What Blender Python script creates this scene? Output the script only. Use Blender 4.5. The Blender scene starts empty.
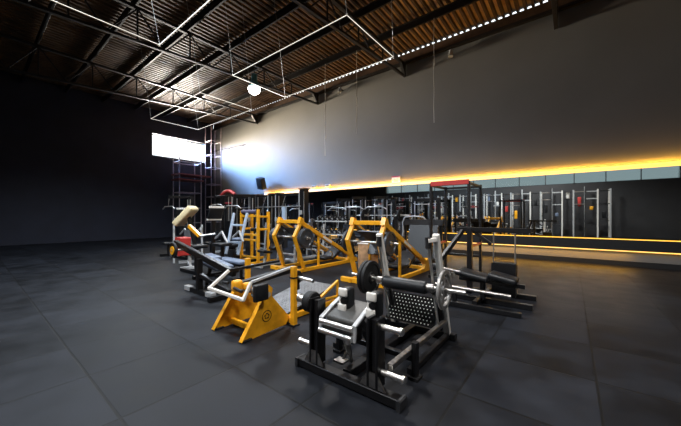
import bpy, bmesh, math, random
from mathutils import Vector, Matrix
random.seed(7)
PI = math.pi
S = bpy.context.scene
C = S.collection
V = Vector

# ------------------------------------------------------------------ materials
def mat(name, col, rough=.5, metal=0.0, noise=0.0, nscale=20.0, bump=0.0, rvar=0.0, col2=None, spec=.5, coat=0.0):
    m = bpy.data.materials.new(name); m.use_nodes = True
    nt = m.node_tree; b = nt.nodes['Principled BSDF']
    b.inputs['Base Color'].default_value = (*col, 1); b.inputs['Roughness'].default_value = rough
    b.inputs['Metallic'].default_value = metal; b.inputs['Specular IOR Level'].default_value = spec
    b.inputs['Coat Weight'].default_value = coat
    if noise or bump or rvar or col2:
        tc = nt.nodes.new('ShaderNodeTexCoord')
        n = nt.nodes.new('ShaderNodeTexNoise'); n.inputs['Scale'].default_value = nscale; n.inputs['Detail'].default_value = 5
        nt.links.new(tc.outputs['Object'], n.inputs['Vector'])
        if noise or col2:
            r = nt.nodes.new('ShaderNodeValToRGB')
            c2 = col2 or tuple(max(0, c * (1 - noise)) for c in col)
            r.color_ramp.elements[0].color = (*c2, 1); r.color_ramp.elements[0].position = .32
            r.color_ramp.elements[1].color = (*col, 1); r.color_ramp.elements[1].position = .62
            nt.links.new(n.outputs['Fac'], r.inputs['Fac']); nt.links.new(r.outputs['Color'], b.inputs['Base Color'])
        if rvar:
            mr = nt.nodes.new('ShaderNodeMapRange')
            mr.inputs['To Min'].default_value = max(0, rough - rvar); mr.inputs['To Max'].default_value = min(1, rough + rvar)
            nt.links.new(n.outputs['Fac'], mr.inputs['Value']); nt.links.new(mr.outputs['Result'], b.inputs['Roughness'])
        if bump:
            bp = nt.nodes.new('ShaderNodeBump'); bp.inputs['Strength'].default_value = bump; bp.inputs['Distance'].default_value = .01
            nt.links.new(n.outputs['Fac'], bp.inputs['Height']); nt.links.new(bp.outputs['Normal'], b.inputs['Normal'])
    return m

def emis(name, col, strength):
    m = bpy.data.materials.new(name); m.use_nodes = True
    b = m.node_tree.nodes['Principled BSDF']
    b.inputs['Base Color'].default_value = (.8, .8, .8, 1)
    b.inputs['Emission Color'].default_value = (*col, 1); b.inputs['Emission Strength'].default_value = strength
    return m

YEL = mat('yellow_paint', (.80, .365, .012), .36, 0, .25, 9, 0, .10)
BLK = mat('black_powder_coat', (.006, .006, .007), .34, 0, .3, 14, 0, .1, spec=.4)
DRK = mat('dark_grey_powder_coat', (.022, .023, .026), .4, 0, .3, 14, 0, .1)
WHT = mat('white_paint', (.72, .70, .66), .38, 0, .12, 14, 0, .08)
SIL = mat('silver_paint', (.52, .54, .56), .34, .35, .15, 20, 0, .08)
BLU = mat('pale_blue_paint', (.42, .52, .66), .38, .1, .12, 20)
CHR = mat('chrome', (.74, .73, .71), .32, 1.0, 0, 30, 0, .06)
STL = mat('worn_steel', (.50, .48, .46), .34, 1.0, .35, 24, 0, .12)
RUB = mat('black_rubber', (.008, .008, .009), .6, 0, .3, 40, .1, .1, spec=.3)
VIN = mat('black_vinyl', (.009, .010, .012), .42, 0, .2, 60, .08, .06, spec=.4)
GVIN = mat('grey_vinyl', (.045, .045, .043), .5, 0, .2, 60, .08, .06)
BVIN = mat('blue_grey_vinyl', (.13, .17, .25), .45, 0, .2, 60, .06, .06)
PUR = mat('purple_black_foam', (.06, .05, .10), .6, 0, .25, 50, .1)
CRM = mat('cream_vinyl', (.72, .62, .38), .45, 0, .12, 30, .05)
RED = mat('red_paint', (.45, .035, .03), .42, 0, .2, 16)
PLY = mat('plywood', (.50, .30, .16), .55, 0, .3, 10)
GRYP = mat('grey_cast_iron', (.34, .33, .32), .42, .6, .3, 30, .1, .1)
MATT = mat('matt_black_rubber', (.004, .004, .0045), .8, 0, .3, 30, 0, .1, spec=.1)
TRD = mat('worn_tread_steel', (.17, .17, .175), .5, .4, .35, 5)
IRON = mat('blue_black_cast_iron', (.05, .06, .075), .40, .4, .3, 30, .1, .1)
RUST_LIT = mat('rusted_roof_steel_lit_rib', (.80, .58, .38), .55, 0, 0, 1.2, 0, .12, col2=(.48, .28, .14))  # light tan copy of the sheet, daylight on the rib crowns painted in
PAN_SHADED = mat('roof_steel_shaded_pan', (.13, .075, .035), .55, 0, 0, 2.2, 0, .12, col2=(.05, .026, .012))  # dark copy of the sheet, shade between the ribs painted in
STRUC = mat('truss_paint', (.018, .016, .016), .5, .2, .4, 6)
EAVE = mat('brown_eave_steel', (.12, .06, .03), .6, .1, .4, 4)
NAVY = mat('dark_navy_wall_paint', (.016, .018, .034), .7, 0, .25, 1.2)
WALLG = mat('grey_wall_paint', (.185, .181, .172), .62, 0, .10, .6, .04, .05)
WALLB = mat('dark_wall_paint', (.03, .03, .033), .7, 0, .2, 1.0)
BASEB = mat('black_baseboard_panel', (.010, .010, .010), .5)
SCAF = mat('scaffold_steel', (.50, .42, .46), .5, .3, .3, 8)
SCAFR = mat('red_scaffold_plank', (.30, .07, .05), .6, 0, .3, 6)
WIRE = mat('pale_wire', (.55, .53, .5), .5)
PLAST = mat('black_plastic', (.012, .012, .013), .45)
SGW = mat('white_sign', (.85, .8, .8), .5)
SGR = mat('red_sign_header', (.42, .05, .12), .5)
LEDW = emis('white_led', (1.0, .90, .76), .75)
LEDY = emis('yellow_led', (1.0, .50, .03), 2.0)
LAMP = emis('lamp_glow', (1.0, .93, .82), 8)
CYAN = mat('teal_lamp_housing', (.10, .32, .38), .4, .3)

def mirror_mat():
    m = bpy.data.materials.new('mirror_glass'); m.use_nodes = True
    b = m.node_tree.nodes['Principled BSDF']
    b.inputs['Base Color'].default_value = (.80, .84, .84, 1); b.inputs['Metallic'].default_value = 1; b.inputs['Roughness'].default_value = .015
    return m
MIRR = mirror_mat()

def glass_mat():
    m = bpy.data.materials.new('window_glass'); m.use_nodes = True
    nt = m.node_tree; nt.nodes.clear()
    o = nt.nodes.new('ShaderNodeOutputMaterial'); mx = nt.nodes.new('ShaderNodeMixShader'); mx.inputs[0].default_value = .06
    t = nt.nodes.new('ShaderNodeBsdfTransparent'); g = nt.nodes.new('ShaderNodeBsdfGlossy'); g.inputs['Roughness'].default_value = .05
    nt.links.new(t.outputs[0], mx.inputs[1]); nt.links.new(g.outputs[0], mx.inputs[2]); nt.links.new(mx.outputs[0], o.inputs['Surface'])
    return m
GLASS = glass_mat()

def floor_mat():
    m = bpy.data.materials.new('rubber_tile_floor'); m.use_nodes = True
    nt = m.node_tree; b = nt.nodes['Principled BSDF']; L = nt.links.new; N = nt.nodes.new
    tc = N('ShaderNodeTexCoord'); sp = N('ShaderNodeSeparateXYZ'); L(tc.outputs['Object'], sp.inputs[0])
    def mth(op, a, bb):
        n = N('ShaderNodeMath'); n.operation = op
        for i, q in enumerate((a, bb)):
            if isinstance(q, (int, float)): n.inputs[i].default_value = q
            elif q is not None: L(q, n.inputs[i])
        return n.outputs[0]
    def seam(out, off):
        f = mth('FRACT', mth('ADD', out, off), None)
        d = mth('ABSOLUTE', mth('SUBTRACT', f, .5), None)
        mr = N('ShaderNodeMapRange'); mr.inputs['From Min'].default_value = .5 - .013; mr.inputs['From Max'].default_value = .5 - .007
        L(d, mr.inputs['Value']); return mr.outputs[0]
    sm = mth('MAXIMUM', seam(sp.outputs['X'], 100.80), seam(sp.outputs['Y'], 100.25))
    # tile tone
    cx = mth('FLOOR', mth('ADD', sp.outputs['X'], 100.80), None); cy = mth('FLOOR', mth('ADD', sp.outputs['Y'], 100.25), None)
    cb = N('ShaderNodeCombineXYZ'); L(cx, cb.inputs[0]); L(cy, cb.inputs[1])
    wn = N('ShaderNodeTexWhiteNoise'); wn.noise_dimensions = '2D'; L(cb.outputs[0], wn.inputs['Vector'])
    n1 = N('ShaderNodeTexNoise'); n1.inputs['Scale'].default_value = 2.2; n1.inputs['Detail'].default_value = 7; L(tc.outputs['Object'], n1.inputs['Vector'])
    n2 = N('ShaderNodeTexNoise'); n2.inputs['Scale'].default_value = 130; n2.inputs['Detail'].default_value = 2; L(tc.outputs['Object'], n2.inputs['Vector'])
    r = N('ShaderNodeValToRGB'); e = r.color_ramp.elements
    e[0].position = .3; e[0].color = (.0022, .0027, .0040, 1); e[1].position = .72; e[1].color = (.0140, .0160, .0215, 1)
    L(mth('ADD', mth('MULTIPLY', n1.outputs['Fac'], .75), mth('MULTIPLY', wn.outputs['Value'], .2)), r.inputs['Fac'])
    mx = N('ShaderNodeMixRGB'); mx.inputs['Color2'].default_value = (.004, .004, .004, 1); L(sm, mx.inputs['Fac']); L(r.outputs['Color'], mx.inputs['Color1'])
    L(mx.outputs[0], b.inputs['Base Color'])
    mr = N('ShaderNodeMapRange'); b.inputs['Specular IOR Level'].default_value = .17; mr.inputs['To Min'].default_value = .42; mr.inputs['To Max'].default_value = .70; L(n1.outputs['Fac'], mr.inputs['Value']); L(mr.outputs[0], b.inputs['Roughness'])
    h = mth('SUBTRACT', mth('MULTIPLY', n2.outputs['Fac'], .25), sm)
    bp = N('ShaderNodeBump'); bp.inputs['Strength'].default_value = .35; bp.inputs['Distance'].default_value = .004; L(h, bp.inputs['Height']); L(bp.outputs[0], b.inputs['Normal'])
    return m
FLOOR = floor_mat()

# ------------------------------------------------------------------ mesh builder
class MB:
    def __init__(s): s.v = []; s.f = []; s.sm = []; s.mi = []; s.cur = 0
    def add(s, vs, fs, smooth=False):
        o = len(s.v); s.v += [V(p) for p in vs]
        for f in fs: s.f.append([o + i for i in f]); s.sm.append(smooth); s.mi.append(s.cur)
    def beam(s, p, q, w=.06, h=.06, up=(0, 0, 1), ch=.006):
        p = V(p); q = V(q); d = (q - p).normalized(); up = V(up)
        if abs(d.dot(up)) > .98: up = V((0, 1, 0)) if abs(d.y) < .9 else V((1, 0, 0))
        sx = d.cross(up).normalized(); sz = sx.cross(d).normalized()
        a = w / 2; b = h / 2; c = min(ch, a * .6, b * .6)
        prof = [(-a, -b + c), (-a + c, -b), (a - c, -b), (a, -b + c), (a, b - c), (a - c, b), (-a + c, b), (-a, b - c)]
        vs = [p + sx * x + sz * z for x, z in prof] + [q + sx * x + sz * z for x, z in prof]
        fs = [[i, (i + 1) % 8, 8 + (i + 1) % 8, 8 + i] for i in range(8)] + [list(range(7, -1, -1)), list(range(8, 16))]
        s.add(vs, fs); return s
    def run(s, pts, w, h, up=(1, 0, 0)):
        for i in range(len(pts) - 1):
            p = V(pts[i]); q = V(pts[i + 1]); e = (q - p).normalized() * (min(w, h) * .3)
            s.beam(p - (e if i else e * 0), q + (e if i < len(pts) - 2 else e * 0), w, h, up)
        return s
    def tube(s, p, q, r, r2=None, n=12, caps=True):
        p = V(p); q = V(q); d = (q - p).normalized(); r2 = r if r2 is None else r2
        a = d.orthogonal().normalized(); b = d.cross(a)
        ring = lambda c, rr: [c + (a * math.cos(2 * PI * i / n) + b * math.sin(2 * PI * i / n)) * rr for i in range(n)]
        A = ring(p, r); B = ring(q, r2)
        s.add(A + B, [[i, (i + 1) % n, n + (i + 1) % n, n + i] for i in range(n)], True)
        if caps: s.add(A, [list(range(n - 1, -1, -1))]); s.add(B, [list(range(n))])
        return s
    def path(s, pts, r, n=8):
        pts = [V(p) for p in pts]; rings = []; prev = None
        for i, p in enumerate(pts):
            d = ((pts[min(i + 1, len(pts) - 1)] - pts[max(i - 1, 0)])).normalized()
            a = d.orthogonal().normalized() if prev is None else (prev - d * prev.dot(d)).normalized()
            prev = a; b = d.cross(a)
            rings += [p + (a * math.cos(2 * PI * k / n) + b * math.sin(2 * PI * k / n)) * r for k in range(n)]
        fs = []
        for i in range(len(pts) - 1):
            for k in range(n):
                fs.append([i * n + k, i * n + (k + 1) % n, (i + 1) * n + (k + 1) % n, (i + 1) * n + k])
        s.add(rings, fs, True)
        s.add(rings[:n], [list(range(n - 1, -1, -1))]); s.add(rings[-n:], [list(range(n))]); return s
    def box(s, c, sz, ch=.005, M=None):
        c = V(c); hx, hy, hz = [x / 2 for x in sz]
        M = M or Matrix.Identity(3)
        q = MB(); q.beam((0, -hy, 0), (0, hy, 0), 2 * hx, 2 * hz, ch=ch)
        s.add([c + M @ p for p in q.v], q.f); return s
    def pad(s, c, sz, r=.03, M=None, seg=3):
        bm = bmesh.new(); bmesh.ops.create_cube(bm, size=1)
        for v in bm.verts: v.co = V((v.co.x * sz[0], v.co.y * sz[1], v.co.z * sz[2]))
        bmesh.ops.bevel(bm, geom=bm.edges[:], offset=min(r, min(sz) * .45), segments=seg, affect='EDGES', profile=.5)
        bm.verts.index_update(); M = M or Matrix.Identity(3); c = V(c)
        s.add([c + M @ v.co for v in bm.verts], [[v.index for v in f.verts] for f in bm.faces], True); bm.free(); return s
    def lathe(s, prof, c=(0, 0, 0), axis=(1, 0, 0), n=28, smooth=True, closed=False):
        c = V(c); d = V(axis).normalized(); a = d.orthogonal().normalized(); b = d.cross(a)
        m = len(prof); pr = list(prof)
        segs = [(i, i + 1) for i in range(m - 1)] + ([(m - 1, 0)] if closed else [])
        for i, j in segs:                       # each band has its own verts: crisp edges
            vs = []
            for rr, t in (pr[i], pr[j]):
                vs += [c + d * t + (a * math.cos(2 * PI * k / n) + b * math.sin(2 * PI * k / n)) * rr for k in range(n)]
            s.add(vs, [[k, (k + 1) % n, n + (k + 1) % n, n + k] for k in range(n)], smooth)
        return s
    def prism(s, poly, o, ax, ay, th):
        o = V(o); ax = V(ax); ay = V(ay); nn = ax.cross(ay).normalized() * (th / 2); n = len(poly)
        A = [o + ax * x + ay * y - nn for x, y in poly]; B = [o + ax * x + ay * y + nn for x, y in poly]
        s.add(A + B, [list(range(n - 1, -1, -1)), list(range(n, 2 * n))] + [[i, (i + 1) % n, n + (i + 1) % n, n + i] for i in range(n)]); return s

def obj(name, mb, m, parent=None, origin=None):
    """one mesh object; for a part the coordinates are the thing's own; origin shifts a top-level mesh to sit at that point"""
    me = bpy.data.meshes.new(name)
    off = V(origin) if origin else V((0, 0, 0))
    me.from_pydata([tuple(p - off) for p in mb.v], [], mb.f)
    for i, p in enumerate(me.polygons): p.use_smooth = mb.sm[i]; p.material_index = mb.mi[i]
    for x in (m if isinstance(m, (list, tuple)) else [m]): me.materials.append(x)
    bm = bmesh.new(); bm.from_mesh(me); bmesh.ops.recalc_face_normals(bm, faces=bm.faces[:]); bm.to_mesh(me); bm.free()
    o = bpy.data.objects.new(name, me); C.objects.link(o); o.location = off
    if parent: o.parent = parent
    return o

def tag(o, label, cat, group=None, kind=None):
    o['label'] = label; o['category'] = cat
    if group: o['group'] = group
    if kind: o['kind'] = kind
    return o
def thing(name, label, cat, loc=(0, 0, 0), rz=0, group=None):
    o = bpy.data.objects.new(name, None); C.objects.link(o); o.location = loc; o.rotation_euler = (0, 0, rz); o.empty_display_size = .1
    return tag(o, label, cat, group)
def struct(name, mb, m, parent=None, label=None):
    o = obj(name, mb, m, parent)
    if not parent: o['kind'] = 'structure'
    if label: o['label'] = label
    return o
def dup(root, loc=None, rz=None, label=None, group=None, rot=None):
    kids = {}
    for o in ALLKIDS(root): kids.setdefault(o.parent.name, []).append(o)
    def cp(o, par):
        c = o.copy(); C.objects.link(c)
        if par: c.parent = par
        for k in kids.get(o.name, []): cp(k, c)
        return c
    r = cp(root, None)
    if loc is not None: r.location = loc
    if rz is not None: r.rotation_euler = (0, 0, rz)
    if rot is not None: r.rotation_euler = rot
    if label: r['label'] = label
    if group: r['group'] = group
    return r
def ALLKIDS(o):
    out = []
    for k in o.children: out.append(k); out += ALLKIDS(k)
    return out
class T:
    """world-coordinate builder of one thing: parts are given in world coordinates, root sits at its base"""
    def __init__(s, name, label, cat, loc, group=None): s.root = thing(name, label, cat, loc, 0, group); s.o = V(loc)
    def part(s, name, mb, m, parent=None, label=None):
        mb.v = [p - s.o for p in mb.v]
        o = obj(name, mb, m, parent or s.root)
        if label: o['label'] = label
        return o
ORD = ['first', 'second', 'third', 'fourth', 'fifth', 'sixth', 'seventh', 'eighth', 'ninth', 'tenth', 'eleventh', 'twelfth']

# ------------------------------------------------------------------ camera (level, 1.6 m up)
cam = bpy.data.cameras.new('camera'); co = bpy.data.objects.new('camera', cam); C.objects.link(co)
co.location = (0, 0, 1.6); co.rotation_euler = (PI / 2, 0, math.radians(38.1))
cam.sensor_width = 36; cam.sensor_fit = 'HORIZONTAL'; cam.lens = 36 * 293 / 681; cam.shift_y = 3 / 681
cam.clip_start = .05; cam.clip_end = 200
S.camera = co

# ------------------------------------------------------------------ room shell
XL, XR, YB, YW = -24.0, 9.0, -4.5, 13.0
ZW = 8.88          # top of the grey wall
ZR = 9.40          # roof sheets
def slab(p0, p1):
    c = [(a + b) / 2 for a, b in zip(p0, p1)]; sz = [b - a for a, b in zip(p0, p1)]
    return MB().box(c, sz, ch=.0005)
def slabs(*prs):
    m = MB()
    for p0, p1 in prs:
        c = [(a + b) / 2 for a, b in zip(p0, p1)]; m.box(c, [b - a for a, b in zip(p0, p1)], ch=.0005)
    return m
struct('floor', slab((XL - .5, YB - .3, -.1), (XR + .3, YW + .3, 0)), FLOOR, label='black speckled rubber floor laid in one metre square tiles')
struct('wall_back', slab((XL - .5, YW, 0), (XR + .3, YW + .25, ZW)), WALLG, label='tall plain grey wall above the mirrors')
struct('wall_right', slab((XR, YB, 0), (XR + .25, YW, ZR)), WALLG)
# left wall with a window opening
WY0, WY1, WZ0, WZ1 = 8.35, 12.3, 6.05, 7.65
struct('wall_left', slabs(((XL - .45, YB, 0), (XL, YW, WZ0)), ((XL - .45, YB, WZ1), (XL, YW, ZR)), ((XL - .45, YB, WZ0), (XL, WY0, WZ1)), ((XL - .45, WY1, WZ0), (XL, YW, WZ1))), NAVY, label='dark navy end wall with the bright window')
# near wall (behind the camera) with a clerestory strip
FX0, FX1, FZ0, FZ1 = -17.0, 6.0, 4.2, 5.3
struct('wall_front', slabs(((XL - .45, YB - .25, 0), (XR + .3, YB, FZ0)), ((XL - .45, YB - .25, FZ1), (XR + .3, YB, ZR)), ((XL - .45, YB - .25, FZ0), (FX0, YB, FZ1)), ((FX1, YB - .25, FZ0), (XR + .3, YB, FZ1))), WALLB)
w = MB()
for y in (WY0, WY1): w.beam((XL - .36, y, WZ0), (XL - .36, y, WZ1), .06, .06)
for z in (WZ0 + .03, WZ1 - .03): w.beam((XL - .36, WY0, z), (XL - .36, WY1, z), .06, .06)
for k in (1, 2, 3): y = WY0 + (WY1 - WY0) * k / 4; w.beam((XL - .36, y, WZ0), (XL - .36, y, WZ1), .05, .05)
win = struct('window_1', w, DRK, label='bright daylight window high in the dark end wall')
for k in range(4):
    a = WY0 + (WY1 - WY0) * k / 4; b = WY0 + (WY1 - WY0) * (k + 1) / 4
    obj('pane', slab((XL - .365, a + .025, WZ0 + .05), (XL - .355, b - .025, WZ1 - .05)), GLASS, win)
w = MB()
for z in (FZ0 + .03, FZ1 - .03): w.beam((FX0, YB - .12, z), (FX1, YB - .12, z), .06, .06)
for k in range(13): x = FX0 + (FX1 - FX0) * k / 12; w.beam((x, YB - .12, FZ0), (x, YB - .12, FZ1), .06, .06)
win2 = struct('window_2', w, DRK)
for k in range(12):
    a = FX0 + (FX1 - FX0) * k / 12; b = FX0 + (FX1 - FX0) * (k + 1) / 12
    obj('pane', slab((a + .03, YB - .125, FZ0 + .05), (b - .03, YB - .115, FZ1 - .05)), GLASS, win2)
# corrugated roof: trapezoidal sheet, ribs running towards the grey wall
m = MB(); P = .245; x = XL - .4; prof = []     # lit stripes put into colour: rib crowns painted light, pans between painted dark
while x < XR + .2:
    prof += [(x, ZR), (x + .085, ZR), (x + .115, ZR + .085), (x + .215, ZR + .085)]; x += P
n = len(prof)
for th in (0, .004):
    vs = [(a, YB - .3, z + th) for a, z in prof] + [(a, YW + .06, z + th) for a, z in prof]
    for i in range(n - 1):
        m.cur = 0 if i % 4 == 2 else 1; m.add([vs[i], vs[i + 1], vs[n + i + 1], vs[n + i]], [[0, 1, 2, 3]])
struct('ceiling', m, [RUST_LIT, PAN_SHADED], label='rusty brown corrugated steel roof seen from below')
# eave: beam on the wall head, brown band, then teeth leaving one daylight gap per rib
struct('trim_1', slab((XL, YW - .14, ZW - .02), (XR, YW + .25, ZW + .10)), STRUC, label='dark steel beam along the head of the grey wall')
m = MB(); m.box(((XL + XR) / 2, YW + .04, (ZW + .10 + ZR - .003) / 2), (XR - XL, .03, ZR - .003 - ZW - .10), .0005)
struct('trim_2', m, EAVE, label='brown eave band with a row of daylight gaps under the roof edge')
struct('baseboard_back', slabs(((-21, YW - .06, 0), (XR, YW, .16)), ((-21, YW - .10, .50), (XR, YW, .84))), BASEB, label='black base panel under the wall mirrors')

# trusses (cross the hall towards the grey wall) and purlins (along the hall)
PY = [-3.5 + 1.795 * k for k in range(9)]      # purlin lines
TX = [(-17.85, 'over the corner machines, nearest the bright window'), (-11.9, 'over the middle of the hall, between the window end and the light frame'), (-6.25, 'meeting the grey wall just left of the bright eave gaps'), (-.4, 'out to the right of the hanging light frame'), (5.4, 'farthest right along the hall')]
def zb(y): return 7.80 + (y - 5.19) * .0664
for X, wh in TX:
    t = T('roof_truss', 'dark truss ' + wh, 'truss', (X, YW - .15, 8.3), 'roof trusses')
    t.part('top_chord', MB().beam((X, YB, 8.84), (X, YW - .01, 8.84), .14, .11), STRUC)
    t.part('bottom_chord', MB().beam((X, YB, zb(YB)), (X, YW - .01, zb(YW)), .12, .09), STRUC)
    for y in PY[1:]:
        t.part('web_post', MB().beam((X, y, zb(y)), (X, y, 8.84), .05, .05), STRUC)
    for k in range(2 * (len(PY) - 1)):
        a = PY[k // 2] + (PY[k // 2 + 1] - PY[k // 2]) * (k % 2) / 2; b = a + (PY[1] - PY[0]) / 2
        p, q = ((X, a, zb(a)), (X, b, 8.84)) if k % 2 else ((X, a, 8.84), (X, b, zb(b)))
        t.part('web_brace', MB().beam(p, q, .045, .045), STRUC)
    t.part('wall_bracket', MB().prism([(.2, 0), (.7, 0), (.7, -.48), (.6, -.48)], (X, YW - .72, 8.80), (0, 1, 0), (0, 0, 1), .12), STRUC)
for k, y in enumerate(reversed(PY)):
    mb = MB().beam((XL, y, 9.31), (XR, y, 9.31), .07, .05); mb.beam((XL, y, 9.04), (XR, y, 9.04), .07, .05); mb.box(((XL + XR) / 2, y, 9.17), (XR - XL, .02, .26), .0005)
    tag(obj('roof_purlin', mb, STRUC, None, (XL, y, 9.0)), f'dark roof purlin running lengthwise, {ORD[k]} out from the grey wall', 'purlin', 'roof purlins')

# ------------------------------------------------------------------ mirror, light strips and things on the wall
MX0, MX1, MZ0, MZ1 = -20.6, 6.0, .87, 3.08
mr = thing('wall_mirror', 'long wall mirror reflecting the gym between the yellow light strips', 'mirror', (-8, YW - .04, MZ0))
obj('mirror_glass', slab((MX0 + 8, -.045, 0), (MX1 + 8, -.035, MZ1 - MZ0)), MIRR, mr)
obj('backing', slab((MX0 + 8, -.035, 0.0), (MX1 + 8, .035, MZ1 - MZ0)), BASEB, mr)
tag(obj('light_strip', slab((-17.0, YW - .03, MZ1 + .005), (MX1, YW - .004, MZ1 + .15)), LEDY, None, (-8, YW, MZ1)), 'yellow glowing light strip along the top edge of the wall mirror', 'light strip')
tag(obj('light_strip', slab((-12.5, YW - .05, MZ0 - .03), (MX1, YW - .015, MZ0 - .004)), LEDY, None, (-8, YW, MZ0)), 'thin yellow light strip under the bottom edge of the wall mirror', 'light strip')
tag(obj('light_strip', slab((-12.5, YW - .09, .47), (MX1, YW - .02, .496)), LEDY, None, (-8, YW, .47)), 'yellow light strip under the black panel, washing onto the floor', 'light strip')

t = T('wall_sign', 'small white notice with a red header above the mirror', 'sign', (-6.72, YW - .02, 3.1))
X0, X1 = -6.95, -6.50
t.part('board', slab((X0, YW - .03, 3.20), (X1, YW - .008, 3.56)), SGW)
t.part('header', slab((X0, YW - .034, 3.50), (X1, YW - .0305, 3.56)), SGR)
mb = MB()
for k in range(3): mb.box(((X0 + X1) / 2, YW - .0325, 3.40 - k * .055), (.26 - .05 * (k % 2), .003, .014), .0005)
t.part('text_lines', mb, SGR)

def bullet(px, name, label, X, Z):
    t = T(name, label, 'lamp', (X, YW - .05, Z))
    t.part('bracket', MB().beam((X, YW, Z), (X, YW - .25, Z), .05, .05), PLAST)
    t.part('head', MB().tube((X, YW - .25, Z + .10), (X, YW - .3, Z - .20), .07, .10), SIL)
bullet(0, 'wall_spotlight', 'small pale spotlight just under the eave, above the dark right part of the grey wall', -4.0, 8.58)
bullet(0, 'wall_spotlight', 'small pale spotlight under the eave at the middle of the grey wall', -10.02, 8.62)
t = T('wall_speaker', 'black box speaker tilted down on the grey wall above the machines at left', 'speaker', (-16.85, YW, 3.6))
M = Matrix.Rotation(math.radians(22), 3, 'X') @ Matrix.Rotation(math.radians(12), 3, 'Y')
t.part('cabinet', MB().box((-16.85, YW - .42, 3.85), (.55, .35, .80), .02, M), PLAST)
t.part('grille', MB().box(V((-16.85, YW - .42, 3.85)) + M @ V((0, -.18, 0)), (.47, .02, .72), .005, M), DRK)
t.part('bracket', MB().beam((-16.95, YW, 3.6), (-17.05, YW - .3, 3.7), .06, .06), PLAST)
for X, w in ((-12.15, 'left'), (-11.1, 'right')):
    t = T('emergency_light', f'small white wall lamp above the light strip, the {w} one of two', 'lamp', (X, YW, 3.3), 'small white lamps over the mirror')
    t.part('housing', MB().box((X, YW - .06, 3.36), (.36, .12, .14), .02), WHT)
    for s in (-.1, .1): t.part('lens', MB().tube((X + s, YW - .12, 3.36), (X + s, YW - .16, 3.34), .05), SGW)
t = T('wall_rod', 'thin dark rod fixed along the sunlit part of the grey wall', 'rod', (-20, YW, 7.2))
t.part('rod', MB().tube((-23.9, YW - .06, 7.1), (-19.3, YW - .06, 7.0), .028), BLK)
for x in (-23.5, -21.5, -19.6): t.part('clip', MB().box((x, YW - .03, 7.08 - (x + 23.9) * .0217), (.05, .06, .1), .004), BLK)

# ------------------------------------------------------------------ hanging lights and cables
def lightframe(x0, x1, y0, y1, z, label):
    t = T('led_tube_frame', label, 'light', (x0, y0, z), 'hanging rectangular light frames')
    cs = [(x0, y0), (x1, y0), (x1, y1), (x0, y1)]
    for k in range(4):
        a = cs[k]; b = cs[(k + 1) % 4]
        e = t.part('light_tube', MB().beam((*a, z), (*b, z), .013, .013, ch=.002), LEDW)
    for k, (a, b) in enumerate(cs):
        t.part('connector', MB().box((a, b, z + .01), (.025, .025, .03), .003), WHT)
        yy = min(PY, key=lambda q: abs(q - b))
        t.part('suspension_wire', MB().tube((a, b, z + .03), (a + .1 * (-1) ** k, yy, 8.93), .0045, n=6), WIRE)
lightframe(-6.8, -3.15, 4.2, 5.95, 5.2, 'thin white rectangular light frame hanging in front of the grey wall, whole outline in view')
lightframe(-12.2, -8.5, 4.2, 5.95, 5.2, 'thin white rectangular light frame hanging farther off, nearest the window')
lightframe(-6.8, -3.15, .75, 2.5, 5.2, 'thin white rectangular light frame hanging nearest, cut by the top left of the photo')
for X, z0, w in ((-3.97, 5.05, 'rightmost, its loose end against the dark part of the wall'), (-7.45, 5.25, 'middle of three, ending in mid air'), (-9.3, 4.5, 'leftmost of three, loose end hanging lowest')):
    mb = MB().path([(X + .01 * math.sin(k * 1.7), 10.66 + .008 * math.cos(k * 2.3), 8.93 + (z0 - 8.93) * k / 12) for k in range(13)], .013, 6)
    tg = tag(obj('hanging_cable', mb, WIRE, None, (X, 10.66, z0)), 'pale dangling cable, ' + w, 'cable', 'cables dangling from the roof')
t = T('high_bay_lamp', 'glowing round ceiling lamp with a teal housing hung from the truss', 'lamp', (-10.75, 7.9, 7.1))
c = V((-11.15, 7.95, 7.35))
t.part('housing', MB().lathe([(0, .62), (.11, .60), (.14, .3), (.20, .22), (.26, .02), (.24, 0)], c, (0, 0, 1)), CYAN)
t.part('diffuser', MB().lathe([(.26, 0), (.27, -.08), (.23, -.2), (.13, -.28), (0, -.31)], c, (0, 0, 1)), LAMP)
t.part('hook', MB().tube(c + V((0, 0, .6)), c + V((0, 0, 1.6)), .012), BLK)

# ------------------------------------------------------------------ weight plates
def make_plate(name, R, th, m, hubm, label, group, loc, spoke=False):
    """a plate whose axle is local X"""
    h = th / 2; mb = MB()
    if not spoke:
        mb.lathe([(.030, -h * .8), (.075, -h * .8), (.085, -h * .45), (R * .78, -h * .45), (R * .82, -h), (R * .97, -h), (R, -h * .7), (R, h * .7), (R * .97, h), (R * .82, h), (R * .78, h * .45), (.085, h * .45), (.075, h * .8), (.030, h * .8)], closed=True, n=36)
    else:
        mb.lathe([(R * .80, -h), (R * .97, -h), (R, -h * .6), (R, h * .6), (R * .97, h), (R * .80, h)], closed=True, n=40)
        mb.lathe([(.030, -h), (.08, -h), (.08, h), (.030, h)], closed=True, n=28)
        for k in range(3):
            a = PI / 2 + k * 2 * PI / 3 + .35; d = V((0, math.cos(a), math.sin(a)))
            mb.beam(d * .07, d * R * .84, .07, th * .8, up=(1, 0, 0))
        mb.lathe([(R * .52, -h * .5), (R * .60, -h * .5), (R * .60, h * .5), (R * .52, h * .5)], closed=True, n=36)
    o = obj(name, mb, m); o.location = loc; tag(o, label, 'weight plate', group)
    obj('hub_ring', MB().lathe([(.028, -h - .003), (.048, -h - .003), (.048, h + .003), (.028, h + .003)], closed=True, n=24), hubm, o)
    return o
def plate_at(src, loc, label, group=None): return dup(src, loc, label=label, group=group)

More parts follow.
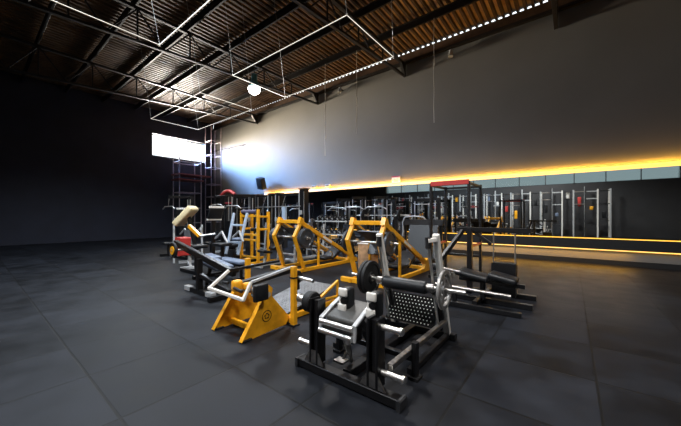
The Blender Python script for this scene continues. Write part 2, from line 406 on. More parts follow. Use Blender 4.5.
# ------------------------------------------------------------------ front machine: black/silver hip thrust machine
t = T('hip_thrust_machine', 'black and silver hip thrust machine at the front with roller pad and studded footplate', 'gym machine', (-1.7, 2.24, 0))
t.part('front_base', MB().beam((-2.29, 2.22, .05), (-1.10, 2.22, .05), .10, .08), BLK)
for x in (-2.29, -1.10):
    t.part('end_cap', MB().box((x, 2.22, .047), (.04, .125, .094), .01), DRK)
for x, zt in ((-2.06, .75), (-1.36, .70)):
    u = t.part('upright', MB().beam((x - .045, 2.24, .1), (x - .045, 2.24, zt), .03, .13, up=(0, 1, 0)).beam((x + .045, 2.24, .1), (x + .045, 2.24, zt), .03, .13, up=(0, 1, 0)).beam((x, 2.25, .1), (x, 2.25, zt - .02), .06, .07, up=(0, 1, 0)), BLK)
    t.part('foot_bracket', MB().prism([(-.13, 0), (.13, 0), (.05, .13), (-.05, .13)], (x, 2.185, .1), (1, 0, 0), (0, 0, 1), .012), STL, u)
for p, q in (((-2.10, 2.24, .25), (-2.29, 2.24, .25)), ((-1.30, 2.24, .63), (-1.12, 2.24, .63)), ((-1.30, 2.24, .235), (-1.10, 2.24, .235))):
    p = V(p); q = V(q); d = (q - p).normalized()
    h = t.part('storage_horn', MB().tube(p, q, .027), CHR)
    t.part('horn_cap', MB().lathe([(0, .03), (.024, .03), (.034, .022), (.034, 0), (0, 0)], q, d, 20), CHR, h)
hb = t.part('pivot_hub', MB().lathe([(0, -.05), (.10, -.05), (.11, -.035), (.11, .035), (.10, .05), (0, .05)], (-2.165, 2.26, .69), (1, 0, 0)), RUB)
t.part('pivot_pin', MB().tube((-2.215, 2.26, .69), (-2.33, 2.26, .70), .038).tube((-2.33, 2.26, .70), (-2.35, 2.26, .70), .045), CHR, hb)
# pad on its cradle
a = V((-1.73, 2.20, .60)); b = V((-1.73, 2.54, .71)); d = (b - a); ang = math.atan2(d.z, d.y)
t.part('back_pad', MB().pad((a + b) / 2 - V((0, 0, .02)), (.37, d.length, .085), .035, Matrix.Rotation(ang, 3, 'X')), GVIN)
for x in (-1.935, -1.535):
    t.part('cradle_arm', MB().run([(x, 2.15, .46), (x, 2.16, .60), (x, 2.34, .685), (x, 2.54, .755)], .026, .045), SIL)
t.part('cross_tube', MB().tube((-1.93, 2.14, .575), (-1.54, 2.14, .575), .026), CHR)
t.part('cross_tube', MB().tube((-1.93, 2.13, .49), (-1.54, 2.13, .49), .026), CHR)
t.part('cross_panel', MB().beam((-1.92, 2.165, .53), (-1.55, 2.165, .53), .02, .06), DRK)
for x, zz in ((-1.79, .758), (-1.455, .768)):
    br = t.part('pad_bracket', MB().pad((x, 2.32, zz + .078), (.105, .03, .085), .028).pad((x - .01, 2.32, zz - .078), (.10, .03, .085), .02).box((x - .025, 2.33, zz), (.04, .02, .12)), WHT)
    t.part('bolt', MB().tube((x + .01, 2.335, zz), (x + .01, 2.305, zz), .032), BLK, br)
    t.part('pad_block', MB().pad((x + .01, 2.40, zz), (.10, .12, .24), .03), VIN, br)
# mechanism below the pad
t.part('swing_arm', MB().run([(-1.74, 2.40, .62), (-1.72, 2.62, .40), (-1.72, 2.80, .12)], .07, .09), BLK)
t.part('damper', MB().tube((-1.80, 2.30, .53), (-1.80, 2.45, .18), .03).tube((-1.80, 2.45, .18), (-1.80, 2.48, .08), .018), STL)
t.part('lock_pedal', MB().box((-1.86, 2.38, .11), (.13, .10, .02)).tube((-1.86, 2.41, .11), (-1.80, 2.47, .26), .014), STL)
t.part('pivot_block', MB().box((-1.66, 2.34, .45), (.10, .12, .16), .02).box((-1.82, 2.36, .42), (.08, .10, .12), .02), BLK)
t.part('adjustment_knob', MB().tube((-1.66, 2.27, .40), (-1.66, 2.22, .40), .022), CHR)
t.part('adjustment_knob', MB().tube((-1.66, 2.27, .47), (-1.66, 2.22, .47), .022), CHR)
t.part('centre_beam', MB().beam((-1.72, 2.29, .055), (-1.72, 3.86, .055), .09, .08), BLK)
# side rails to the rear frame
for x in (-1.25, -2.20):
    t.part('upper_rail', MB().beam((x, 2.30, .27), (x, 3.76, .26), .055, .055), STL)
    t.part('lower_rail', MB().beam((x, 2.70, .06), (x, 3.9, .06), .06, .06), BLK)
    pz = t.part('mid_post', MB().beam((x + .05, 2.72, .0), (x + .05, 2.72, .36), .055, .07, up=(0, 1, 0)), BLK)
    t.part('foot_pad', MB().box((x + .05, 2.72, .016), (.10, .12, .03), .006), RUB, pz)
t.part('cross_beam', MB().beam((-2.2, 2.72, .20), (-1.2, 2.72, .20), .06, .06), BLK)
t.part('rear_base', MB().beam((-2.3, 3.86, .05), (-1.15, 3.86, .05), .09, .08), BLK)
for x, xr, zt in ((-2.02, -1.97, 1.36), (-1.25, -1.31, 1.38)):
    t.part('rear_upright', MB().beam((x, 3.84, .08), (x, 3.42, zt), .075, .06, up=(0, 1, 0)), WHT)
    t.part('guide_rod', MB().tube((xr - .02 * (1 if x < -1.5 else -1), 3.62, .20), (xr, 3.33, zt - .08), .016), CHR)
    bk = t.part('top_bracket', MB().beam((x, 3.42, zt - .06), (xr, 3.31, zt - .07), .05, .05), WHT)
    t.part('bumper', MB().tube((xr, 3.33, zt - .16), (xr, 3.33, zt - .03), .034), RUB, bk)
# studded footplate
p0 = V((-1.68, 3.60, .19)); p1 = V((-1.68, 3.80, .52)); d = p1 - p0; n_ = V((0, -d.z, d.y)).normalized(); L_ = d.length; d.normalize()
mb = MB(); M = Matrix((V((1, 0, 0)), d, n_)).transposed(); mb.box((p0 + p1) / 2, (.68, L_, .02), .004, M); mb.cur = 1
for i in range(13):
    for j in range(8):
        c = p0 + V((1, 0, 0)) * (-.31 + .62 * (i + .5 * (j % 2)) / 13) + d * (.03 + (L_ - .06) * j / 7) + n_ * .010
        mb.lathe([(.0085, 0), (.006, .006), (0, .0075)], c, n_, 6)
t.part('footplate', mb, [MATT, WHT])
t.part('footplate_support', MB().beam((-2.0, 3.86, .1), (-2.0, 3.84, .48), .05, .05, up=(0, 1, 0)).beam((-1.34, 3.86, .1), (-1.34, 3.84, .48), .05, .05, up=(0, 1, 0)), BLK)
# loaded roller bar
t.part('roller_pad', MB().lathe([(.03, -.29), (.062, -.29), (.078, -.27), (.078, .27), (.062, .29), (.03, .29)], (-1.62, 3.36, .75), (1, 0, 0)), VIN)
t.part('loading_bar', MB().tube((-2.42, 3.36, .78), (-1.95, 3.36, .77), .024).tube((-2.0, 3.36, .75), (-1.25, 3.36, .75), .022).tube((-1.25, 3.36, .76), (-.90, 3.36, .76), .026), CHR)
for x in (-1.97, -1.29):
    t.part('lever_arm', MB().run([(x, 3.36, .75), (x, 3.58, .62), (x, 3.72, .30)], .05, .07), BLK)
    t.part('collar', MB().tube((x - .04, 3.36, .755), (x + .04, 3.36, .755), .05), STL)
pl_g = make_plate('weight_plate', .225, .035, GRYP, STL, 'pale grey spoked weight plate on the right of the front machine', None, (-1.13, 3.36, .76), True)
pl_k = make_plate('weight_plate', .225, .05, RUB, STL, 'black weight plate on the left sleeve of the front machine, outer one', 'black plates on the front machine', (-2.17, 3.36, .774))
plate_at(pl_k, (-2.11, 3.36, .773), 'black weight plate on the left sleeve of the front machine, inner one', 'black plates on the front machine')

# ------------------------------------------------------------------ yellow row machine with A-shaped legs
t = T('lever_row_machine', 'yellow lever row machine with triangular side plates and white front frame', 'gym machine', (-3.6, 2.5, 0))
XA, XB = -3.30, -3.97
tri = [(2.13, 0), (2.24, 0), (2.86, .03), (2.93, .12), (2.60, .50), (2.62, .60), (2.55, .66), (2.44, .64), (2.46, .48)]
for X in (XA, XB):
    pt = t.part('side_plate', MB().prism([(y, z) for y, z in (tri if X == XA else [(2.13, 0), (2.24, 0), (2.86, .03), (2.93, .12), (2.62, .50), (2.46, .50)])], (X, 0, 0), (0, 1, 0), (0, 0, 1), .02), YEL)
    t.part('plate_flange', MB().beam((X - .0, 2.12, .01), (X, 2.45, .50), .07, .012, up=(0, 1, -.6)), YEL, pt)
    t.part('foot', MB().box((X, 2.20, .012), (.07, .14, .024), .005), RUB, pt)
    if X == XA:   # round stencilled emblem on the outer face
        mb = MB(); c = V((X + .011, 2.52, .24))
        mb.lathe([(.068, 0), (.078, 0), (.078, .002), (.068, .002)], c, (1, 0, 0), 24, closed=True)
        for k in range(5):
            a = k * 2 * PI / 5 + .3; mb.box(c + V((.001, math.cos(a) * .032, math.sin(a) * .032)), (.003, .016, .03), .001, Matrix.Rotation(a, 3, 'X'))
        t.part('emblem', mb, BLK, pt)
t.part('front_crossbar', MB().beam((XB, 2.42, .06), (XA, 2.42, .06), .05, .08), YEL)
t.part('pivot_tube', MB().tube((XB - .03, 2.53, .53), (XA + .03, 2.53, .53), .04), SIL)
# white U frame
U = [(XB - .02, 2.38, .80), (XB - .06, 2.10, .585), (XA + .0, 2.16, .535), (XA - .02, 2.29, .735)]
t.part('handle_frame', MB().run([V(p) for p in U], .038, .042, up=(0, 0, 1)), WHT)
t.part('lever_arm', MB().beam(U[3], (-3.28, 2.98, .845), .03, .035), SIL)
t.part('lever_arm', MB().beam(U[0], (-3.96, 3.30, .83), .032, .04), BLK)
t.part('carriage_beam', MB().beam((-3.70, 2.3, .62), (-3.70, 3.4, .72), .09, .10), BLK)
t.part('chest_pad', MB().pad((-3.22, 2.37, .60), (.06, .22, .22), .02), VIN)
t.part('lever_knuckle', MB().pad((-3.66, 2.30, .64), (.12, .14, .16), .04).pad((-3.60, 2.42, .62), (.10, .12, .10), .03), YEL)
t.part('grip', MB().tube((-3.92, 2.25, .66), (-3.80, 2.25, .66), .022), RUB)
t.part('grip', MB().tube((-3.60, 2.22, .63), (-3.42, 2.22, .61), .022), RUB)
t.root.location.x += .04
# wide rear frame with footplate
for x, zt in ((-3.22, .86), (-4.36, .88)):
    ps = t.part('rear_post', MB().beam((x, 2.95, 0.02), (x, 2.95, zt), .075, .075, up=(0, 1, 0)), YEL)
    t.part('post_foot', MB().box((x, 2.95, .01), (.12, .12, .02), .004), RUB, ps)
    t.part('post_collar', MB().box((x, 2.95, zt - .16), (.09, .09, .02), .003), BLK, ps)
t.part('rear_crossbar', MB().beam((-4.36, 2.95, .07), (-3.22, 2.95, .07), .06, .08), YEL)
t.part('base_rail', MB().beam((-3.42, 2.90, .05), (-3.42, 4.15, .05), .06, .08), YEL)
t.part('base_rail', MB().beam((-4.22, 2.90, .05), (-4.22, 4.15, .05), .06, .08), YEL)
a = V((-3.82, 3.0, .10)); b = V((-3.82, 4.15, .33)); d = b - a; L_ = d.length; d.normalize(); n_ = V((0, -d.z, d.y))
M = Matrix((V((1, 0, 0)), d, n_)).transposed()
mb = MB(); mb.box((a + b) / 2, (.74, L_, .012), .002, M)
for i in range(17):
    for j in range(26):
        c = a + V((-.34 + .68 * i / 16, 0, 0)) + d * (.03 + (L_ - .06) * j / 25) + n_ * .007
        R = M @ Matrix.Rotation(PI / 4 * (1 if (i + j) % 2 else -1), 3, 'Z')
        mb.box(c, (.026, .008, .005), .001, R)
t.part('tread_plate', mb, TRD)
t.part('side_brace', MB().run([(-3.42, 3.66, .16), (-3.42, 4.22, .40), (-3.42, 4.22, .12), (-3.42, 3.66, .16)], .04, .045), YEL)
hn = t.part('weight_horn', MB().tube((-3.80, 3.60, .52), (-3.45, 3.60, .50), .032), CHR)
t.part('horn_plate', MB().lathe([(0, -.03), (.11, -.03), (.12, 0), (.11, .03), (0, .03)], (-3.84, 3.60, .52), (1, 0, 0)), RUB, hn)
t.part('horn_stem', MB().beam((-3.84, 3.62, .30), (-3.84, 3.60, .54), .06, .06, up=(0, 1, 0)), BLK)

# ------------------------------------------------------------------ the two yellow leg presses (one built, one copied)
lp = thing('leg_press_machine', 'yellow plate-loaded leg press with sloping rails, the left one beside the row machine', 'gym machine', (-6.0, 5.85, 0), 0, 'yellow leg presses')
W_ = -.87
for x in (0, W_):
    obj('runner', MB().beam((x, -.2, .055), (x, 2.62, .055), .085, .10), YEL, lp)
    rl = obj('rail', MB().beam((x, -.05, 1.43), (x, 2.45, .20), .08, .12), YEL, lp)
    obj('guide_rod', MB().tube((x * .86 - .06, 0.05, 1.36), (x * .86 - .06, 2.3, .25), .018), CHR, rl)
    obj('rail_plate', MB().beam((x + (.043 if x == 0 else -.043), .9, .965), (x + (.043 if x == 0 else -.043), 1.3, .768), .004, .07), WHT, rl)
    obj('front_leg', MB().run([(x, -.02, 1.42), (x, -.27, 1.03), (x, .10, .10)], .075, .10), YEL, lp)
    obj('gusset', MB().prism([(2.15, .10), (2.72, .0), (2.72, .12), (2.52, .18), (2.42, .38), (2.3, .30)], (x, 0, 0), (0, 1, 0), (0, 0, 1), .09), YEL, lp)
    obj('inner_post', MB().beam((x, .72, .1), (x, .72, 1.0), .06, .06, up=(0, 1, 0)), YEL, lp)
obj('front_crossbar', MB().beam((-1.15, -.12, .055), (.10, -.12, .055), .10, .11), YEL, lp)
obj('rear_crossbar', MB().beam((-.87, 2.60, .05), (0, 2.60, .05), .09, .09), YEL, lp)
obj('top_bar', MB().beam((W_ - .04, -.03, 1.44), (.04, -.03, 1.44), .10, .10), YEL, lp)
for x in (0.0, W_): obj('top_cap', MB().prism([(-.1, -.07), (.12, -.07), (.06, .07), (-.03, .11)], (x, -.03, 1.46), (0, 1, 0), (0, 0, 1), .11), YEL, lp)
aL = math.atan2(-1.23, 2.5)
obj('sled_plate', MB().box((-.435, .25, 1.12), (.72, .55, .04), .01, Matrix.Rotation(aL, 3, 'X')), BLK, lp)
obj('foot_platform', MB().box((-.435, .62, .90), (.70, .05, .60), .01, Matrix.Rotation(aL, 3, 'X')), DRK, lp)
obj('back_pad', MB().pad((-.435, 1.95, .36), (.50, .75, .10), .04, Matrix.Rotation(math.radians(28), 3, 'X')), VIN, lp)
obj('seat_pad', MB().pad((-.435, 1.45, .22), (.46, .40, .10), .04), VIN, lp)
obj('handle', MB().path([(-.12, 1.5, .28), (-.05, 1.45, .42), (-.05, 1.32, .48)], .018), CHR, lp)
obj('handle', MB().path([(-.75, 1.5, .28), (-.82, 1.45, .42), (-.82, 1.32, .48)], .018), CHR, lp)
obj('weight_horn', MB().tube((-1.30, .05, .98), (.30, .05, .98), .025), CHR, lp)
lp2 = dup(lp, (-3.30, 5.85, 0), label='yellow plate-loaded leg press with sloping rails, the right one behind the front machine')
pb = make_plate('weight_plate', .27, .06, IRON, STL, 'x', 'large plates on the left leg press', (-7.06, 5.90, .98))
pb['label'] = 'large dark plate on the left horn of the left leg press, inner one'
plate_at(pb, (-7.14, 5.90, .98), 'large dark plate on the left horn of the left leg press, outer one')
plate_at(pb, (-5.91, 5.90, .98), 'large dark plate on the right horn of the left leg press, inner one')
plate_at(pb, (-5.84, 5.90, .98), 'large dark plate on the right horn of the left leg press, outer one')
plate_at(pb, (-4.36, 5.90, .98), 'large dark plate on the left horn of the right leg press', 'large plates on the right leg press')
plate_at(pb, (-3.20, 5.90, .98), 'large dark plate on the right horn of the right leg press', 'large plates on the right leg press')
t = T('plyo_box', 'tan plywood jump box beside the right leg press', 'box', (-4.25, 6.6, 0))
t.part('body', MB().box((-4.62, 7.2, .40), (.42, .42, .80), .008), PLY)
t.part('lid', MB().box((-4.62, 7.2, .81), (.46, .46, .02), .004), WHT)

# ------------------------------------------------------------------ tall yellow frame
t = T('chin_dip_station', 'tall yellow post frame with dark roller pad on top, left of the leg presses', 'gym machine', (-8.7, 6.0, 0))
XP, XQ = -9.15, -8.2
for x, y, h in ((XP, 6.0, 1.78), (XQ, 6.0, 1.82), (XQ, 6.42, 1.75), (XP, 6.42, 1.75)):
    t.part('post', MB().beam((x, y, .02), (x, y, h), .085, .085, up=(0, 1, 0)), YEL)
for z in (.96, .78, .20, 1.60):
    t.part('crossbar', MB().beam((XP, 6.0, z), (XQ, 6.0, z), .06, .07), YEL)
for x in (XP, XQ):
    t.part('side_bar', MB().beam((x, 6.0, 1.58), (x, 6.42, 1.58), .07, .07), YEL)
    t.part('side_bar', MB().beam((x, 6.0, 1.15), (x, 6.42, 1.15), .07, .07), YEL)
    t.part('base_runner', MB().beam((x, 5.7, .04), (x, 7.0, .04), .08, .08), YEL)
t.part('roller_pad', MB().tube((XP + .06, 6.0, 1.74), (XQ - .06, 6.0, 1.74), .075, n=20), PUR)
t.part('knee_pad', MB().pad((-8.67, 6.25, 1.12), (.5, .14, .12), .04), VIN)

# ------------------------------------------------------------------ black machine at the left foreground
t = T('incline_row_bench', 'black incline row bench with sloping beam and blue-grey pad at the left foreground', 'gym machine', (-5.9, 2.9, 0))
t.part('front_foot', MB().beam((-6.45, 2.95, .05), (-5.55, 2.95, .05), .09, .09), BLK)
for x in (-6.45, -5.55): t.part('end_cap', MB().beam((x - .12, 2.95, .055), (x + .12, 2.95, .055), .10, .095), SIL)
t.part('main_post', MB().beam((-6.0, 2.95, .08), (-6.0, 2.95, .72), .09, .11, up=(0, 1, 0)), BLK)
t.part('sloping_beam', MB().beam((-7.0, 2.90, 1.00), (-5.05, 3.15, .50), .10, .12), BLK)
t.part('lower_beam', MB().beam((-6.0, 2.95, .40), (-5.3, 3.2, .10), .08, .09), BLK)
t.part('rear_foot', MB().beam((-5.25, 2.75, .05), (-5.25, 3.7, .05), .09, .09), BLK)
t.part('seat_pad', MB().pad((-6.05, 3.35, .55), (.70, .42, .09), .035, Matrix.Rotation(.14, 3, 'Y')), BVIN)
t.part('chest_pad', MB().pad((-6.75, 3.55, .62), (.5, .4, .09), .035, Matrix.Rotation(.1, 3, 'Y')), BVIN)
t.part('pad_support', MB().beam((-6.2, 3.2, .10), (-6.2, 3.3, .50), .06, .06, up=(0, 1, 0)), BLK)
t.part('rear_rail', MB().beam((-6.2, 3.2, .07), (-5.25, 3.3, .06), .07, .07), BLK)
t.part('plate_horn', MB().tube((-6.72, 2.70, .86), (-6.72, 2.95, .86), .025), CHR)
py = make_plate('weight_plate', .17, .05, RUB, YEL, 'black weight plate with a yellow hub on the left foreground bench', None, (-6.72, 2.74, .86)); py.rotation_euler = (0, 0, PI / 2)
obj('hub_face', MB().lathe([(.03, -.032), (.09, -.03), (.09, .03), (.03, .032)], n=24, closed=True), YEL, py)

# ------------------------------------------------------------------ power rack with red pull-up bar and black machine before it (right)
def make_rack(label, loc, barm, group=None):
    r = thing('power_rack', label, 'rack', loc, 0, group)
    for x in (-.47, .47):
        for y in (0, 1.15):
            pz = obj('post', MB().beam((x, y, .0), (x, y, 2.45), .065, .065, up=(0, 1, 0)), BLK, r)
            mb = MB()
            for k in range(18): mb.tube((x, y - .034, .35 + k * .11), (x, y - .0335, .35 + k * .11), .013, n=8)
            obj('hole_strip', mb, DRK, pz)
        obj('base_runner', MB().beam((x, -.1, .035), (x, 1.3, .035), .07, .07), BLK, r)
        obj('top_runner', MB().beam((x, 0, 2.40), (x, 1.15, 2.40), .06, .06), BLK, r)
        obj('safety_bar', MB().beam((x, 0, .85), (x, 1.15, .85), .05, .06), RED, r)
    obj('pull_up_bar', MB().beam((-.47, 0, 2.43), (.47, 0, 2.43), .07, .12), barm, r)
    obj('rear_crossbar', MB().beam((-.47, 1.15, 2.40), (.47, 1.15, 2.40), .06, .06), BLK, r)
    obj('rear_brace', MB().beam((-.47, 1.15, .5), (.47, 1.15, .5), .06, .06), BLK, r)
    return r
rack = make_rack('tall black power rack with a red top bar, in front of the mirror at right', (-2.40, 7.5, 0), RED)
t = T('leg_extension_machine', 'black leg extension machine with sloping brace and two pads at the right edge', 'gym machine', (-1.5, 6.1, 0))
t.part('main_post', MB().beam((-1.58, 6.2, .06), (-1.58, 6.2, 1.36), .09, .10, up=(0, 1, 0)), BLK)
t.part('top_beam', MB().beam((-1.85, 6.25, 1.33), (-.55, 6.25, 1.33), .10, .09), BLK)
t.part('sloping_brace', MB().beam((-1.72, 6.2, 1.30), (-1.95, 5.45, .72), .07, .08), BLK)
t.part('brace_knuckle', MB().pad((-1.97, 5.40, .66), (.13, .14, .13), .04), BLK)
t.part('lever', MB().tube((-1.97, 5.4, .66), (-1.55, 5.45, .60), .022), STL)
t.part('base_beam', MB().beam((-1.95, 5.9, .05), (-.5, 5.9, .05), .10, .09), BLK)
t.part('base_beam', MB().beam((-1.95, 6.6, .05), (-.5, 6.6, .05), .10, .09), BLK)
t.part('side_runner', MB().beam((-1.3, 5.4, .09), (-1.3, 6.7, .09), .08, .08), BLK)
t.part('seat_pad', MB().pad((-1.40, 5.72, .53), (.56, .40, .10), .04, Matrix.Rotation(.16, 3, 'Y')), VIN)
t.part('thigh_pad', MB().pad((-.92, 5.80, .52), (.44, .40, .10), .04, Matrix.Rotation(.2, 3, 'Y')), VIN)
t.part('pad_frame', MB().beam((-1.65, 5.75, .44), (-.6, 5.82, .40), .07, .07), BLK)
t.part('pad_post', MB().beam((-1.25, 5.78, .09), (-1.25, 5.78, .42), .08, .08, up=(0, 1, 0)), BLK)
t.part('front_bar', MB().tube((-1.95, 5.30, .36), (-.75, 5.40, .30), .03), STL)
t.part('front_strut', MB().beam((-1.62, 5.36, .05), (-1.62, 5.36, .36), .06, .06, up=(0, 1, 0)), BLK)
t.part('front_foot', MB().beam((-1.9, 5.34, .045), (-.6, 5.34, .045), .08, .08), BLK)
for x in (-1.16, -.80): t.part('guide_rod', MB().tube((x, 6.25, .1), (x, 6.25, 1.29), .013), CHR)
t.part('top_brace', MB().beam((-1.5, 6.25, 1.28), (-1.2, 6.25, 1.05), .05, .06), BLK)
t.part('weight_stack', MB().box((-.98, 6.25, .42), (.40, .20, .60), .01), BLK)

# ------------------------------------------------------------------ machines further back, left
t = T('cream_pad_press', 'plate-loaded press with a cream backrest leaning back, at the left edge', 'gym machine', (-8.4, 3.9, 0))
M = Matrix.Rotation(math.radians(-32), 3, 'Y')
a = V((-8.45, 3.55, 1.36)); b = V((-8.08, 3.83, 1.84)); dy = (b - a).normalized(); dx = V((-.6, .8, 0)); dx = (dx - dy * dx.dot(dy)).normalized()
M = Matrix((dx, dy, dx.cross(dy))).transposed()
t.part('backrest', MB().pad((a + b) / 2, (.42, (b - a).length, .17), .05, M), CRM)
t.part('seat', MB().pad((-7.95, 3.85, .78), (.42, .42, .10), .04), VIN)
t.part('seat_post', MB().beam((-8.0, 3.85, .06), (-8.0, 3.85, .74), .08, .08, up=(0, 1, 0)), BLK)
t.part('back_post', MB().beam((-8.05, 3.85, .74), (-8.22, 3.75, 1.58), .07, .08, up=(0, 1, 0)), BLK)
t.part('base', MB().beam((-8.9, 3.85, .05), (-7.4, 3.85, .05), .09, .09), BLK)
t.part('cross_foot', MB().beam((-7.45, 3.5, .05), (-7.45, 4.3, .05), .09, .09), BLK)
t.part('yellow_arm', MB().beam((-7.75, 3.55, 1.34), (-7.30, 3.60, 1.10), .08, .09), YEL)
t.part('red_weight_guard', MB().box((-7.55, 3.3, .85), (.30, .25, .45), .02), RED)
t.part('grip', MB().tube((-7.3, 3.6, 1.1), (-7.1, 3.9, 1.15), .025), CHR)

t = T('seated_row_machine', 'black seated machine with a white-edged headrest panel beside the cream backrest', 'gym machine', (-8.5, 4.7, 0))
M = Matrix.Rotation(math.radians(25), 3, 'Y')
t.part('headrest_panel', MB().pad((-8.58, 4.72, 1.68), (.07, .45, .36), .03, M), VIN)
t.part('panel_edge', MB().beam((-8.52, 4.50, 1.87), (-8.52, 4.95, 1.87), .08, .06), WHT)
t.part('panel_edge', MB().beam((-8.68, 4.50, 1.49), (-8.68, 4.95, 1.49), .08, .05), WHT)
t.part('seat', MB().pad((-8.2, 4.72, .75), (.45, .42, .10), .04), VIN)
t.part('column', MB().beam((-8.75, 4.72, .06), (-8.70, 4.72, 1.5), .10, .10, up=(0, 1, 0)), BLK)
t.part('seat_post', MB().beam((-8.2, 4.72, .06), (-8.2, 4.72, .70), .08, .08, up=(0, 1, 0)), BLK)
t.part('base', MB().beam((-9.0, 4.72, .05), (-7.4, 4.72, .05), .09, .09), BLK)
t.part('lever', MB().run([(-8.1, 4.45, .95), (-7.75, 4.45, 1.15), (-7.55, 4.5, .85)], .05, .05, up=(0, 1, 0)), SIL)
t.part('lever', MB().run([(-8.1, 5.0, .95), (-7.75, 5.0, 1.15), (-7.55, 5.0, .85)], .05, .05, up=(0, 1, 0)), SIL)

SEATED = t.root
dup(SEATED, (-11.35, 4.95, 0), label='black seated machine farther back at the left edge, in front of the curved red top')
t = T('hyperextension_bench', 'pale blue ladder-like leaning frame between the cream press and yellow posts', 'gym machine', (-8.7, 5.4, 0))
A0, A1, B0, B1 = V((-8.90, 5.25, .35)), V((-9.02, 5.62, 1.70)), V((-8.48, 5.42, .35)), V((-8.52, 5.80, 1.70))
t.part('leaning_upright', MB().beam(A0, A1, .075, .075, up=(1, 0, 0)), BLU)
t.part('leaning_upright', MB().beam(B0, B1, .075, .075, up=(1, 0, 0)), BLU)
for f in (.28, .70): t.part('rung', MB().beam(A0.lerp(A1, f), B0.lerp(B1, f), .05, .06), BLU)
t.part('base', MB().beam((-8.70, 5.05, .05), (-8.72, 6.3, .05), .09, .09), BLK)
t.part('cross_foot', MB().beam((-9.1, 5.1, .05), (-8.2, 5.1, .05), .08, .08), BLK)
t.part('stem', MB().beam((-8.69, 5.34, .08), (-8.69, 5.34, .5), .3, .09, up=(0, 1, 0)), BLK)
t.part('hip_pad', MB().pad((-8.30, 5.30, .86), (.30, .28, .10), .04), BVIN)

t = T('flat_bench', 'flat bench with a pale blue-grey top on the floor between the left machines', 'bench', (-7.3, 4.2, 0))
t.part('pad', MB().pad((-6.9, 4.25, .44), (1.15, .32, .09), .035), BVIN)
for x in (-7.3, -6.5): t.part('leg', MB().beam((x, 4.25, .04), (x, 4.25, .40), .06, .06, up=(0, 1, 0)), BLK); t.part('foot', MB().beam((x, 4.0, .03), (x, 4.5, .03), .06, .06), BLK)
t.part('spine', MB().beam((-7.3, 4.25, .36), (-6.5, 4.25, .36), .06, .06), BLK)

t = T('red_topped_machine', 'dark weight machine with a curved red top, by the foot of the scaffold', 'gym machine', (-10.9, 6.6, 0))
X0, Y0 = -10.95, 6.55
for x in (X0 - .42, X0 + .42): t.part('column', MB().beam((x, Y0, 0), (x, Y0, 2.45), .09, .09, up=(0, 1, 0)), BLK)
t.part('red_top', MB().path([(X0 - .5 + 1.0 * k / 10, Y0, 2.45 + .16 * math.sin(PI * k / 10)) for k in range(11)], .07, 10), RED)
t.part('weight_stack', MB().box((X0, Y0 + .1, .75), (.42, .25, 1.3), .01), BLK)
for x in (-.12, .12): t.part('guide_rod', MB().tube((X0 + x, Y0 + .1, 1.3), (X0 + x, Y0 + .1, 2.4), .016), CHR)
t.part('base', MB().beam((X0 - .55, Y0, .05), (X0 + .55, Y0, .05), .1, .1), BLK)
t.part('seat', MB().pad((X0, Y0 - .7, .55), (.4, .4, .1), .04), VIN)
t.part('seat_post', MB().beam((X0, Y0 - .7, .02), (X0, Y0 - .7, .52), .09, .09, up=(0, 1, 0)), BLK)
t.part('pull_bar', MB().path([(X0 - .5, Y0 - .5, 1.95), (X0 - .3, Y0 - .5, 2.05), (X0 + .3, Y0 - .5, 2.05), (X0 + .5, Y0 - .5, 1.95)], .02), CHR)
t.part('jib', MB().beam((X0, Y0, 2.4), (X0, Y0 - .55, 2.35), .08, .08), BLK)

def incline(label, loc, rz, ang, pm, fm):
    r = thing('incline_bench', label, 'bench', loc, rz, 'incline benches')
    obj('base', MB().beam((0, -.65, .05), (0, .7, .05), .08, .08), fm, r)
    for y in (-.65, .7): obj('foot', MB().beam((-.28, y, .045), (.28, y, .045), .08, .08), fm, r)
    obj('seat_post', MB().beam((0, -.35, .09), (0, -.30, .42), .07, .07, up=(0, 1, 0)), fm, r)
    obj('seat', MB().pad((0, -.32, .46), (.32, .40, .09), .035, Matrix.Rotation(math.radians(-10), 3, 'X')), pm, r)
    d = V((0, math.cos(ang), math.sin(ang)))
    obj('backrest', MB().pad(V((0, -.08, .50)) + d * .42, (.30, .80, .09), .035, Matrix.Rotation(ang, 3, 'X')), pm, r)
    obj('back_strut', MB().beam((0, .45, .09), V((0, -.06, .44)) + d * .5, .06, .06), STL, r)
    for x in (-.42, .42):
        obj('upright', MB().beam((x, .55, .05), (x, .62, 1.30), .06, .06, up=(0, 1, 0)), fm, r)
        obj('bar_catch', MB().run([(x, .60, 1.12), (x, .48, 1.10), (x, .46, 1.2)], .04, .02), CHR, r)
    obj('upright_tie', MB().beam((-.42, .56, .3), (.42, .56, .3), .05, .06), fm, r)
    return r
ib = incline('black-padded silver incline bench between the row bench and the yellow post frame', (-7.67, 6.2, 0), 0, math.radians(50), VIN, SIL)
for loc, rz, w in (((-11.6, 8.0, 0), -.1, 'just in front of the cable station at its middle'), ((-7.75, 7.72, 0), .0, 'behind the tall yellow post frame, left of the left leg press'), ((-9.6, 4.4, 0), 1.2, 'among the machines at the left edge'), ((-12.3, 7.3, 0), .4, 'in front of the cable station at its left end')):
    dup(ib, loc, rz, 'black-padded silver incline bench, ' + w)
